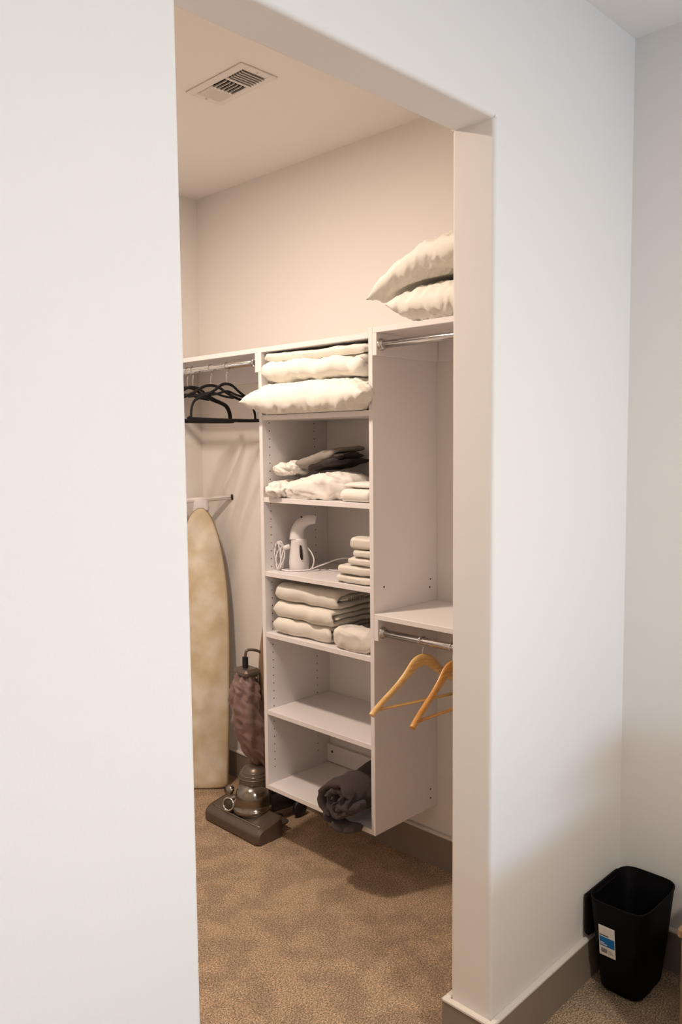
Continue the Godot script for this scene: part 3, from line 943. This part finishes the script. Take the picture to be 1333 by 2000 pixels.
func build_hangers() -> void:
	# black velvet hangers
	var arm := [Vector3(0, 0, 0), Vector3(0.035, -0.006, 0), Vector3(0.075, -0.028, 0), Vector3(0.12, -0.048, 0), Vector3(0.172, -0.064, 0), Vector3(0.20, -0.078, 0), Vector3(0.216, -0.105, 0), Vector3(0.219, -0.138, 0), Vector3(0.205, -0.147, 0)]
	var loop := []
	for p in arm:
		loop.append(p)
	for k in range(arm.size() - 1, 0, -1):
		loop.append(Vector3(-arm[k].x, arm[k].y, 0))
	var body := done(tube(smooth_path(loop, 5, true), func(_t): return Vector2(0.0062, 0.0030), 10, true, Vector3(0, 0, 1)))
	var hook := hook_mesh(0.0172, 0.07, 0.0019)
	var inner := done(tube(smooth_path([Vector3(-0.11, -0.05, 0), Vector3(-0.06, -0.043, 0), Vector3(0, -0.03, 0), Vector3(0.06, -0.043, 0), Vector3(0.11, -0.05, 0)], 5), func(_t): return Vector2(0.005, 0.0028), 8, false, Vector3(0, 0, 1)))
	var spots := [[-2.705, 12.0, "black velvet hanger nearest the shelf tower on the left rod"], [-2.815, -6.0, "black velvet hanger second from the shelf tower on the left rod"], [-2.945, 5.0, "black velvet hanger third from the shelf tower, almost touching the last one"], [-2.985, -2.0, "black velvet hanger farthest from the shelf tower on the left rod"]]
	for s in spots:
		var h := thing("velvet_hanger", s[2], "hanger", Vector3(2.092, 1.9735, s[0]), "black hangers on the left rod")
		h.rotation_degrees.y = s[1]
		part(h, "body", body, M.velvet, Vector3(0, -0.07, 0))
		part(h, "shoulder_brace", inner, M.velvet, Vector3(0, -0.07, 0))
		part(h, "hook", hook, M.chrome)
	# wooden hangers
	var hw := [Vector3(-0.228, -0.140, 0), Vector3(-0.215, -0.130, 0), Vector3(-0.16, -0.098, 0), Vector3(-0.105, -0.065, 0), Vector3(-0.065, -0.035, 0), Vector3(-0.035, -0.008, 0), Vector3(-0.012, 0.002, 0)]
	var full := []
	for p in hw:
		full.append(p)
	for k in range(hw.size() - 1, -1, -1):
		full.append(Vector3(-hw[k].x, hw[k].y, 0))
	var path := smooth_path(full, 5)
	for i in path.size():
		var b := path[i].x / 0.228
		path[i].z = 0.030 * b * b
	var wood_body := done(tube(path, func(t):
		var c: float = absf(t * 2.0 - 1.0)
		var e: float = 1.0 if c < 0.965 else sqrt(maxf(0.05, 1.0 - pow((c - 0.965) / 0.035, 2.0)))
		return Vector2((lerpf(0.021, 0.0105, smoothstep(0.05, 0.65, c))) * e, lerpf(0.0075, 0.0095, c) * e), 16, false, Vector3(0, 0, 1)))
	var bar := rod_mesh(Vector3(-0.192, -0.128, 0.021), Vector3(0.192, -0.128, 0.021), 0.0048, 12)
	var wh := hook_mesh(0.0178, 0.062, 0.0018)
	for s in [[-1.692, -14.0, "pale wooden hanger nearer the tower, swung outward on the lower rod"], [-1.566, -3.0, "darker honey wooden hanger half hidden by the doorway edge"]]:
		var h := thing("wooden_hanger", s[2], "hanger", Vector3(2.109, 0.9864, s[0]), "wooden hangers on the lower right rod")
		h.rotation_degrees.y = s[1]
		var m: StandardMaterial3D = M.wood
		if s[0] > -1.6:
			m = M.wood.duplicate()
			m.albedo_color = Color(0.92, 0.81, 0.66)
		part(h, "shoulders", wood_body, m, Vector3(0, -0.066, 0))
		part(h, "trouser_bar", bar, m, Vector3(0, -0.066, 0))
		part(h, "hook", wh, M.chrome)

# ---------------------------------------------------------------- ironing board and vacuum
func build_floor_things() -> void:
	var ib := thing("ironing_board", "cream covered ironing board standing on its square end in the closet corner", "ironing board", Vector3(2.235, 0.003, -3.145))
	ib.rotation_degrees = Vector3(-4.5, -45, 0)
	var right := smooth_path([Vector3(0.0, 0.0, 0), Vector3(0.085, 0.002, 0), Vector3(0.112, 0.014, 0), Vector3(0.118, 0.05, 0), Vector3(0.124, 0.30, 0), Vector3(0.131, 0.60, 0), Vector3(0.130, 0.80, 0), Vector3(0.122, 0.97, 0), Vector3(0.103, 1.12, 0), Vector3(0.076, 1.24, 0), Vector3(0.045, 1.315, 0), Vector3(0.016, 1.345, 0), Vector3(0, 1.348, 0)], 4)
	var o := PackedVector2Array()
	for p in right:
		o.append(Vector2(p.x, p.y))
	for i in range(right.size() - 2, 0, -1):
		o.append(Vector2(-right[i].x, right[i].y))
	# padded cover: domed front with a rounded edge
	var n := o.size()
	var steps := [[1.0, -0.022], [1.012, -0.012], [1.008, -0.002], [0.985, 0.006], [0.93, 0.010], [0.75, 0.012], [0.4, 0.0125], [0.0, 0.0125]]
	var cover := surf(n, steps.size() - 1, func(a, b):
		var p := o[int(round(a * n)) % n]
		var s: Array = steps[int(round(b * (steps.size() - 1)))]
		var c := Vector2(0, clampf(p.y, 0.13, 1.18))
		var q: Vector2 = c + (p - c) * s[0]
		return Vector3(q.x, q.y, s[1] + 0.004 * nz(Vector3(q.x, q.y, 0), 9.0, 71.0) * clampf(2.0 - s[0] * 1.6, 0.0, 1.0)), true)
	part(ib, "cover", done(cover), M.cover)
	part(ib, "deck", prism(o, -0.030, -0.021, func(u, v, w): return Vector3(u * 0.985, v * 0.985 + 0.008, w)), M.steel)
	var edge := PackedVector3Array()
	for p in o:
		edge.append(Vector3(p.x * 1.008, p.y, -0.014))
	part(ib, "binding", done(tube(edge, 0.0042, 8, true, Vector3(0, 0, 1))), M.binding)
	var foot := part(ib, "foot_bar", rod_mesh(Vector3(-0.152, 1.382, -0.035), Vector3(0.152, 1.404, -0.035), 0.0125, 18), M.white_metal)
	part(foot, "end_cap", rod_mesh(Vector3(0.148, 1.4037, -0.035), Vector3(0.156, 1.4043, -0.035), 0.0138, 18), M.dark)
	part(foot, "end_cap", rod_mesh(Vector3(-0.148, 1.3823, -0.035), Vector3(-0.156, 1.3817, -0.035), 0.0138, 18), M.dark)
	part(ib, "leg_bracket", box_mesh(Vector3(-0.034, 1.335, -0.048), Vector3(0.036, 1.397, -0.020), 0.008), M.plastic_white)
	for s in [-1.0, 1.0]:
		part(ib, "leg", rod_mesh(Vector3(s * 0.03, 1.36, -0.045), Vector3(s * 0.05, 0.16, -0.045), 0.009, 12), M.white_metal)
	# upright vacuum, nozzle toward the doorway
	var v := thing("upright_vacuum", "old metal upright vacuum cleaner with a burgundy cloth bag beside the tower", "vacuum cleaner", Vector3(2.045, 0, -2.692))
	var noz := round_rect(0.0, 0.004, 0.145, 0.088, [0.008, 0.004, 0.012, 0.034])
	for i in noz.size():
		noz[i].y *= 0.68 + 0.32 * clampf(noz[i].x / 0.13, 0.0, 1.0) if noz[i].y > 0.02 else 1.0
	part(v, "nozzle", prism(noz, -0.172, 0.172, func(a, b, w): return Vector3(a, b, w)), M.vac_grey)
	for s in [-1.0, 1.0]:
		part(v, "nozzle_end", prism(noz, 0.172, 0.186, func(a, b, w):
			var k: float = 1.0 if w < 0.18 else 0.86
			return Vector3(0.07 + (a - 0.07) * k, b * k + 0.002, w * s)), M.vac_grey)
	part(v, "nozzle_trim", done(tube(smooth_path([Vector3(0.034, 0.066, -0.16), Vector3(0.033, 0.0662, 0.0), Vector3(0.034, 0.066, 0.16)], 4), 0.004, 8)), M.vac_metal)
	var dome := PackedVector2Array([Vector2(0, 0.190), Vector2(0.030, 0.187), Vector2(0.052, 0.178), Vector2(0.068, 0.160), Vector2(0.076, 0.135), Vector2(0.079, 0.110), Vector2(0.077, 0.092), Vector2(0.084, 0.088), Vector2(0.087, 0.078), Vector2(0.084, 0.068), Vector2(0.076, 0.062), Vector2(0.072, 0.0)])
	part(v, "fan_housing", done(lathe(dome, 36)), M.vac_metal, Vector3(0.112, 0.01, 0.02))
	part(v, "housing_seam", done(tube(smooth_path([Vector3(0.06, 0.05, 0.068), Vector3(0.062, 0.10, 0.066), Vector3(0.09, 0.145, 0.05), Vector3(0.13, 0.166, 0.03)], 5), 0.0022, 6)), M.vac_dark, Vector3(0.02, 0.02, 0.02))
	var lamp := part(v, "headlight", done(lathe(PackedVector2Array([Vector2(0.028, -0.05), Vector2(0.030, 0.0), Vector2(0.028, 0.006), Vector2(0.024, 0.006), Vector2(0.022, 0.001)]), 24)), M.chrome, Vector3(0.032, 0.105, -0.045), Vector3(8, 18, 78))
	part(lamp, "lens", done(lathe(PackedVector2Array([Vector2(0.0225, 0.0), Vector2(0.014, 0.004), Vector2(0, 0.005)]), 20)), M.glass_dark)
	part(v, "belt_knob", done(lathe(PackedVector2Array([Vector2(0.022, 0), Vector2(0.024, 0.01), Vector2(0.02, 0.018), Vector2(0, 0.02)]), 20)), M.vac_metal, Vector3(0.055, 0.155, -0.06), Vector3(0, 0, 60))
	part(v, "motor_cover", done(lathe(PackedVector2Array([Vector2(0, 0.268), Vector2(0.030, 0.264), Vector2(0.050, 0.252), Vector2(0.064, 0.228), Vector2(0.072, 0.20), Vector2(0.074, 0.17), Vector2(0.07, 0.12)]), 32)), M.vac_grey, Vector3(0.145, 0.0, 0.0))
	for k in 3:
		part(v, "cooling_ring", done(tube(smooth_path(ring_pts(0.070 - 0.006 * k, 0.0, 18), 2, true), 0.0028, 6, true)), M.vac_metal, Vector3(0.145, 0.212 + k * 0.013, 0.0))
	part(v, "motor_body", done(tube(smooth_path([Vector3(0.14, 0.085, 0.01), Vector3(0.22, 0.085, 0.02), Vector3(0.30, 0.075, 0.03), Vector3(0.345, 0.065, 0.035)], 4), func(t): return Vector2(lerpf(0.066, 0.042, t), lerpf(0.062, 0.040, t)), 20)), M.vac_dark)
	part(v, "motor_stripe", done(tube(smooth_path([Vector3(0.20, 0.135, 0.055), Vector3(0.27, 0.122, 0.062), Vector3(0.33, 0.10, 0.06)], 4), 0.004, 8)), M.vac_metal)
	var wheel := done(lathe(PackedVector2Array([Vector2(0, 0.012), Vector2(0.014, 0.012), Vector2(0.018, 0.009), Vector2(0.034, 0.009), Vector2(0.038, 0.004), Vector2(0.038, -0.008), Vector2(0.032, -0.012), Vector2(0, -0.012)]), 24))
	for s in [-1.0, 1.0]:
		part(v, "wheel", wheel, M.vac_dark, Vector3(0.315, 0.038, 0.03 + s * 0.072), Vector3(90, 0, 0))
		part(v, "front_wheel", wheel, M.vac_dark, Vector3(0.175, 0.034, s * 0.11), Vector3(90, 0, 0)).scale = Vector3(0.85, 0.85, 0.85)
	part(v, "pedal", box_mesh(Vector3(0.15, 0.028, 0.11), Vector3(0.20, 0.05, 0.165), 0.01), M.vac_grey)
	# cloth dust bag, hanging from the handle
	var bagp := smooth_path([Vector3(0.195, 0.225, 0), Vector3(0.180, 0.275, 0.0), Vector3(0.150, 0.36, -0.004), Vector3(0.118, 0.46, -0.006), Vector3(0.104, 0.56, -0.004), Vector3(0.104, 0.63, 0), Vector3(0.108, 0.68, 0.0)], 9)
	var bn := bagp.size() - 1
	var bst := surf(40, bn, func(a, b):
		var c := bagp[int(round(b * bn))]
		var an: float = a * TAU
		var r: float = 0.024 + 0.046 * sin(PI * clampf(b * 0.86 + 0.08, 0, 1))
		var dirv := Vector3(cos(an) * 1.05, -cos(an) * 0.2, sin(an))
		var w: float = folds(Vector3(cos(an) * 0.05 + 0.3, b * 0.32, sin(an) * 0.05), 17.0, 81.0) - 0.6
		return c + dirv * (r + 0.013 * w + 0.006 * sin(an * 7.0 + b * 9.0)), true)
	part(v, "dust_bag", done(bst), M.bag)
	part(v, "bag_top", box_mesh(Vector3(0.065, 0.665, -0.05), Vector3(0.15, 0.70, 0.05), 0.012), M.vac_grey)
	part(v, "bag_clip", box_mesh(Vector3(0.094, 0.70, -0.012), Vector3(0.112, 0.748, 0.012), 0.003), M.dark)
	# handle: flat metal tube rising behind the bag, with a curved grip
	var hp := smooth_path([Vector3(0.225, 0.16, 0.04), Vector3(0.212, 0.27, 0.035), Vector3(0.185, 0.48, 0.03), Vector3(0.168, 0.69, 0.03), Vector3(0.20, 0.88, 0.03), Vector3(0.255, 1.02, 0.03)], 6)
	part(v, "handle", done(tube(hp, func(t): return Vector2(0.011, 0.016), 14, false, Vector3(0, 0, 1))), M.strap)
	part(v, "handle_trim", done(tube(smooth_path([Vector3(0.205, 0.22, 0.022), Vector3(0.175, 0.48, 0.012), Vector3(0.157, 0.68, 0.012)], 6), 0.0045, 8)), M.chrome)
	part(v, "grip", done(tube(smooth_path([Vector3(0.255, 1.02, 0.03), Vector3(0.285, 1.08, 0.03), Vector3(0.325, 1.11, 0.03), Vector3(0.355, 1.09, 0.03)], 5), func(t): return Vector2(0.018, 0.020), 14)), M.vac_dark)
	part(v, "bag_hook", done(tube(smooth_path([Vector3(0.103, 0.745, 0.0), Vector3(0.11, 0.775, 0.005), Vector3(0.15, 0.77, 0.02), Vector3(0.178, 0.75, 0.03)], 5), 0.006, 8)), M.vac_grey)

func ring_pts(r: float, y: float, n: int) -> Array:
	var out := []
	for k in n:
		out.append(Vector3(cos(TAU * k / n) * r, y, sin(TAU * k / n) * r))
	return out

# ---------------------------------------------------------------- bedroom corner
func sq_ring(a: float, hx: float, hz: float, e: float) -> Vector2:
	var c := cos(a * TAU)
	var s := sin(a * TAU)
	return Vector2(signf(c) * pow(absf(c), e) * hx, signf(s) * pow(absf(s), e) * hz)

func build_bedroom() -> void:
	var b := thing("waste_bin", "black plastic waste bin with a blue and white sticker in the bedroom corner", "waste bin", Vector3(2.300, 0.0, -1.030))
	var H := 0.294
	# outer wall, rolled rim, inner wall and floor in one skin: (height, half x, half z)
	var prof := [[0.0, 0.0, 0.0], [0.0, 0.078, 0.052], [0.003, 0.088, 0.062], [0.012, 0.093, 0.067], [0.14, 0.113, 0.079], [H - 0.012, 0.130, 0.090], [H - 0.003, 0.132, 0.092], [H, 0.130, 0.090], [H - 0.003, 0.128, 0.088], [0.14, 0.111, 0.077], [0.008, 0.090, 0.064], [0.006, 0.0, 0.0]]
	var bs := surf(64, prof.size() - 1, func(a, c):
		var p: Array = prof[int(round(c * (prof.size() - 1)))]
		var q := sq_ring(a, p[1], p[2], 0.42)
		return Vector3(q.x, p[0], q.y), true)
	part(b, "body", done(bs), M.bin)
	part(b, "side_lip", box_mesh(Vector3(-0.105, 0.152, -0.108), Vector3(0.105, H - 0.006, -0.085), 0.009), M.bin)
	var rim := []
	for k in 48:
		var q := sq_ring(k / 48.0, 0.1305, 0.0905, 0.42)
		rim.append(Vector3(q.x, H, q.y))
	part(b, "rim", done(tube(PackedVector3Array(rim), 0.0022, 8, true, Vector3.UP)), M.bin)
	# sticker on the face toward the doorway
	var st := part(b, "sticker", box_mesh(Vector3(-0.0006, 0.0, 0.0), Vector3(0.0006, 0.098, 0.050), 0.0002), M.paper, Vector3(-0.1130, 0.125, -0.048), Vector3(0, 0, 7.2))
	part(st, "blue_band", box_mesh(Vector3(-0.0012, 0.032, 0.002), Vector3(-0.0004, 0.062, 0.0485)), M.blue)
	for k in 9:
		var x := 0.006 + k * 0.0021
		part(st, "barcode_bar", box_mesh(Vector3(-0.0012, 0.010, x), Vector3(-0.0004, 0.024, x + [0.0006, 0.0012, 0.0009][k % 3])), M.ink)
	for k in 3:
		part(st, "print_line", box_mesh(Vector3(-0.0012, 0.011 + k * 0.005, 0.027), Vector3(-0.0004, 0.0122 + k * 0.005, 0.045 - 0.003 * k)), M.grey_cloth)
	part(st, "print_line", box_mesh(Vector3(-0.0012, 0.066, 0.003), Vector3(-0.0004, 0.069, 0.030)), M.ink)
	part(st, "print_line", box_mesh(Vector3(-0.0016, 0.036, 0.004), Vector3(-0.0008, 0.0385, 0.026)), M.paper)
	part(st, "print_line", box_mesh(Vector3(-0.0016, 0.0415, 0.004), Vector3(-0.0008, 0.044, 0.017)), M.paper)
	# wooden nightstand whose edge just enters the picture, and the bed beyond it
	var ns := thing("nightstand", "light wooden nightstand cut by the right picture edge beside the bin", "nightstand", Vector3(2.0, 0, -0.768))
	part(ns, "body", box_mesh(Vector3(0, 0.09, 0), Vector3(0.44, 0.395, 0.33), 0.004), M.oak)
	part(ns, "top", box_mesh(Vector3(-0.008, 0.395, -0.008), Vector3(0.44, 0.42, 0.338), 0.004), M.oak)
	for x in [0.0, 0.40]:
		for z in [0.0, 0.29]:
			part(ns, "leg", box_mesh(Vector3(x, 0, z), Vector3(x + 0.04, 0.09, z + 0.04), 0.003), M.oak)
	var dr := part(ns, "drawer", box_mesh(Vector3(-0.014, 0.24, 0.02), Vector3(0, 0.38, 0.31), 0.003), M.oak)
	part(dr, "knob", done(lathe(PackedVector2Array([Vector2(0.006, 0), Vector2(0.006, 0.012), Vector2(0.014, 0.016), Vector2(0.013, 0.024), Vector2(0, 0.026)]), 16)), M.steel, Vector3(-0.014, 0.31, 0.18), Vector3(0, 0, 90))
	var bed := thing("bed", "wide bed with white bedding standing right of the picture", "bed", Vector3(0.45, 0, -0.41))
	part(bed, "frame", box_mesh(Vector3(0, 0.10, 0), Vector3(1.94, 0.30, 1.5), 0.008), M.oak)
	part(bed, "headboard", box_mesh(Vector3(1.93, 0.10, 0), Vector3(1.975, 0.95, 1.5), 0.008), M.oak)
	for x in [0.02, 1.84]:
		for z in [0.02, 1.40]:
			part(bed, "leg", box_mesh(Vector3(x, 0, z), Vector3(x + 0.08, 0.10, z + 0.08), 0.004), M.oak)
	part(bed, "mattress", box_mesh(Vector3(0.01, 0.30, 0.02), Vector3(1.93, 0.54, 1.48), 0.04), M.sheet)
	part(bed, "bedspread", box_mesh(Vector3(0.0, 0.42, -0.005), Vector3(1.62, 0.645, 1.51), 0.03), M.linen)
	for z in [0.36, 1.12]:
		var bp := thing("pillow", "white bed pillow at the headboard, " + ("nearer the doorway wall" if z < 0.7 else "nearer the window"), "pillow", Vector3(2.155, 0.745, -0.41 + z), "white bedding")
		part(bp, "pillowcase", pillow_mesh(0.42, 0.66, 0.2, 90.0 + z, 0.008), M.linen)
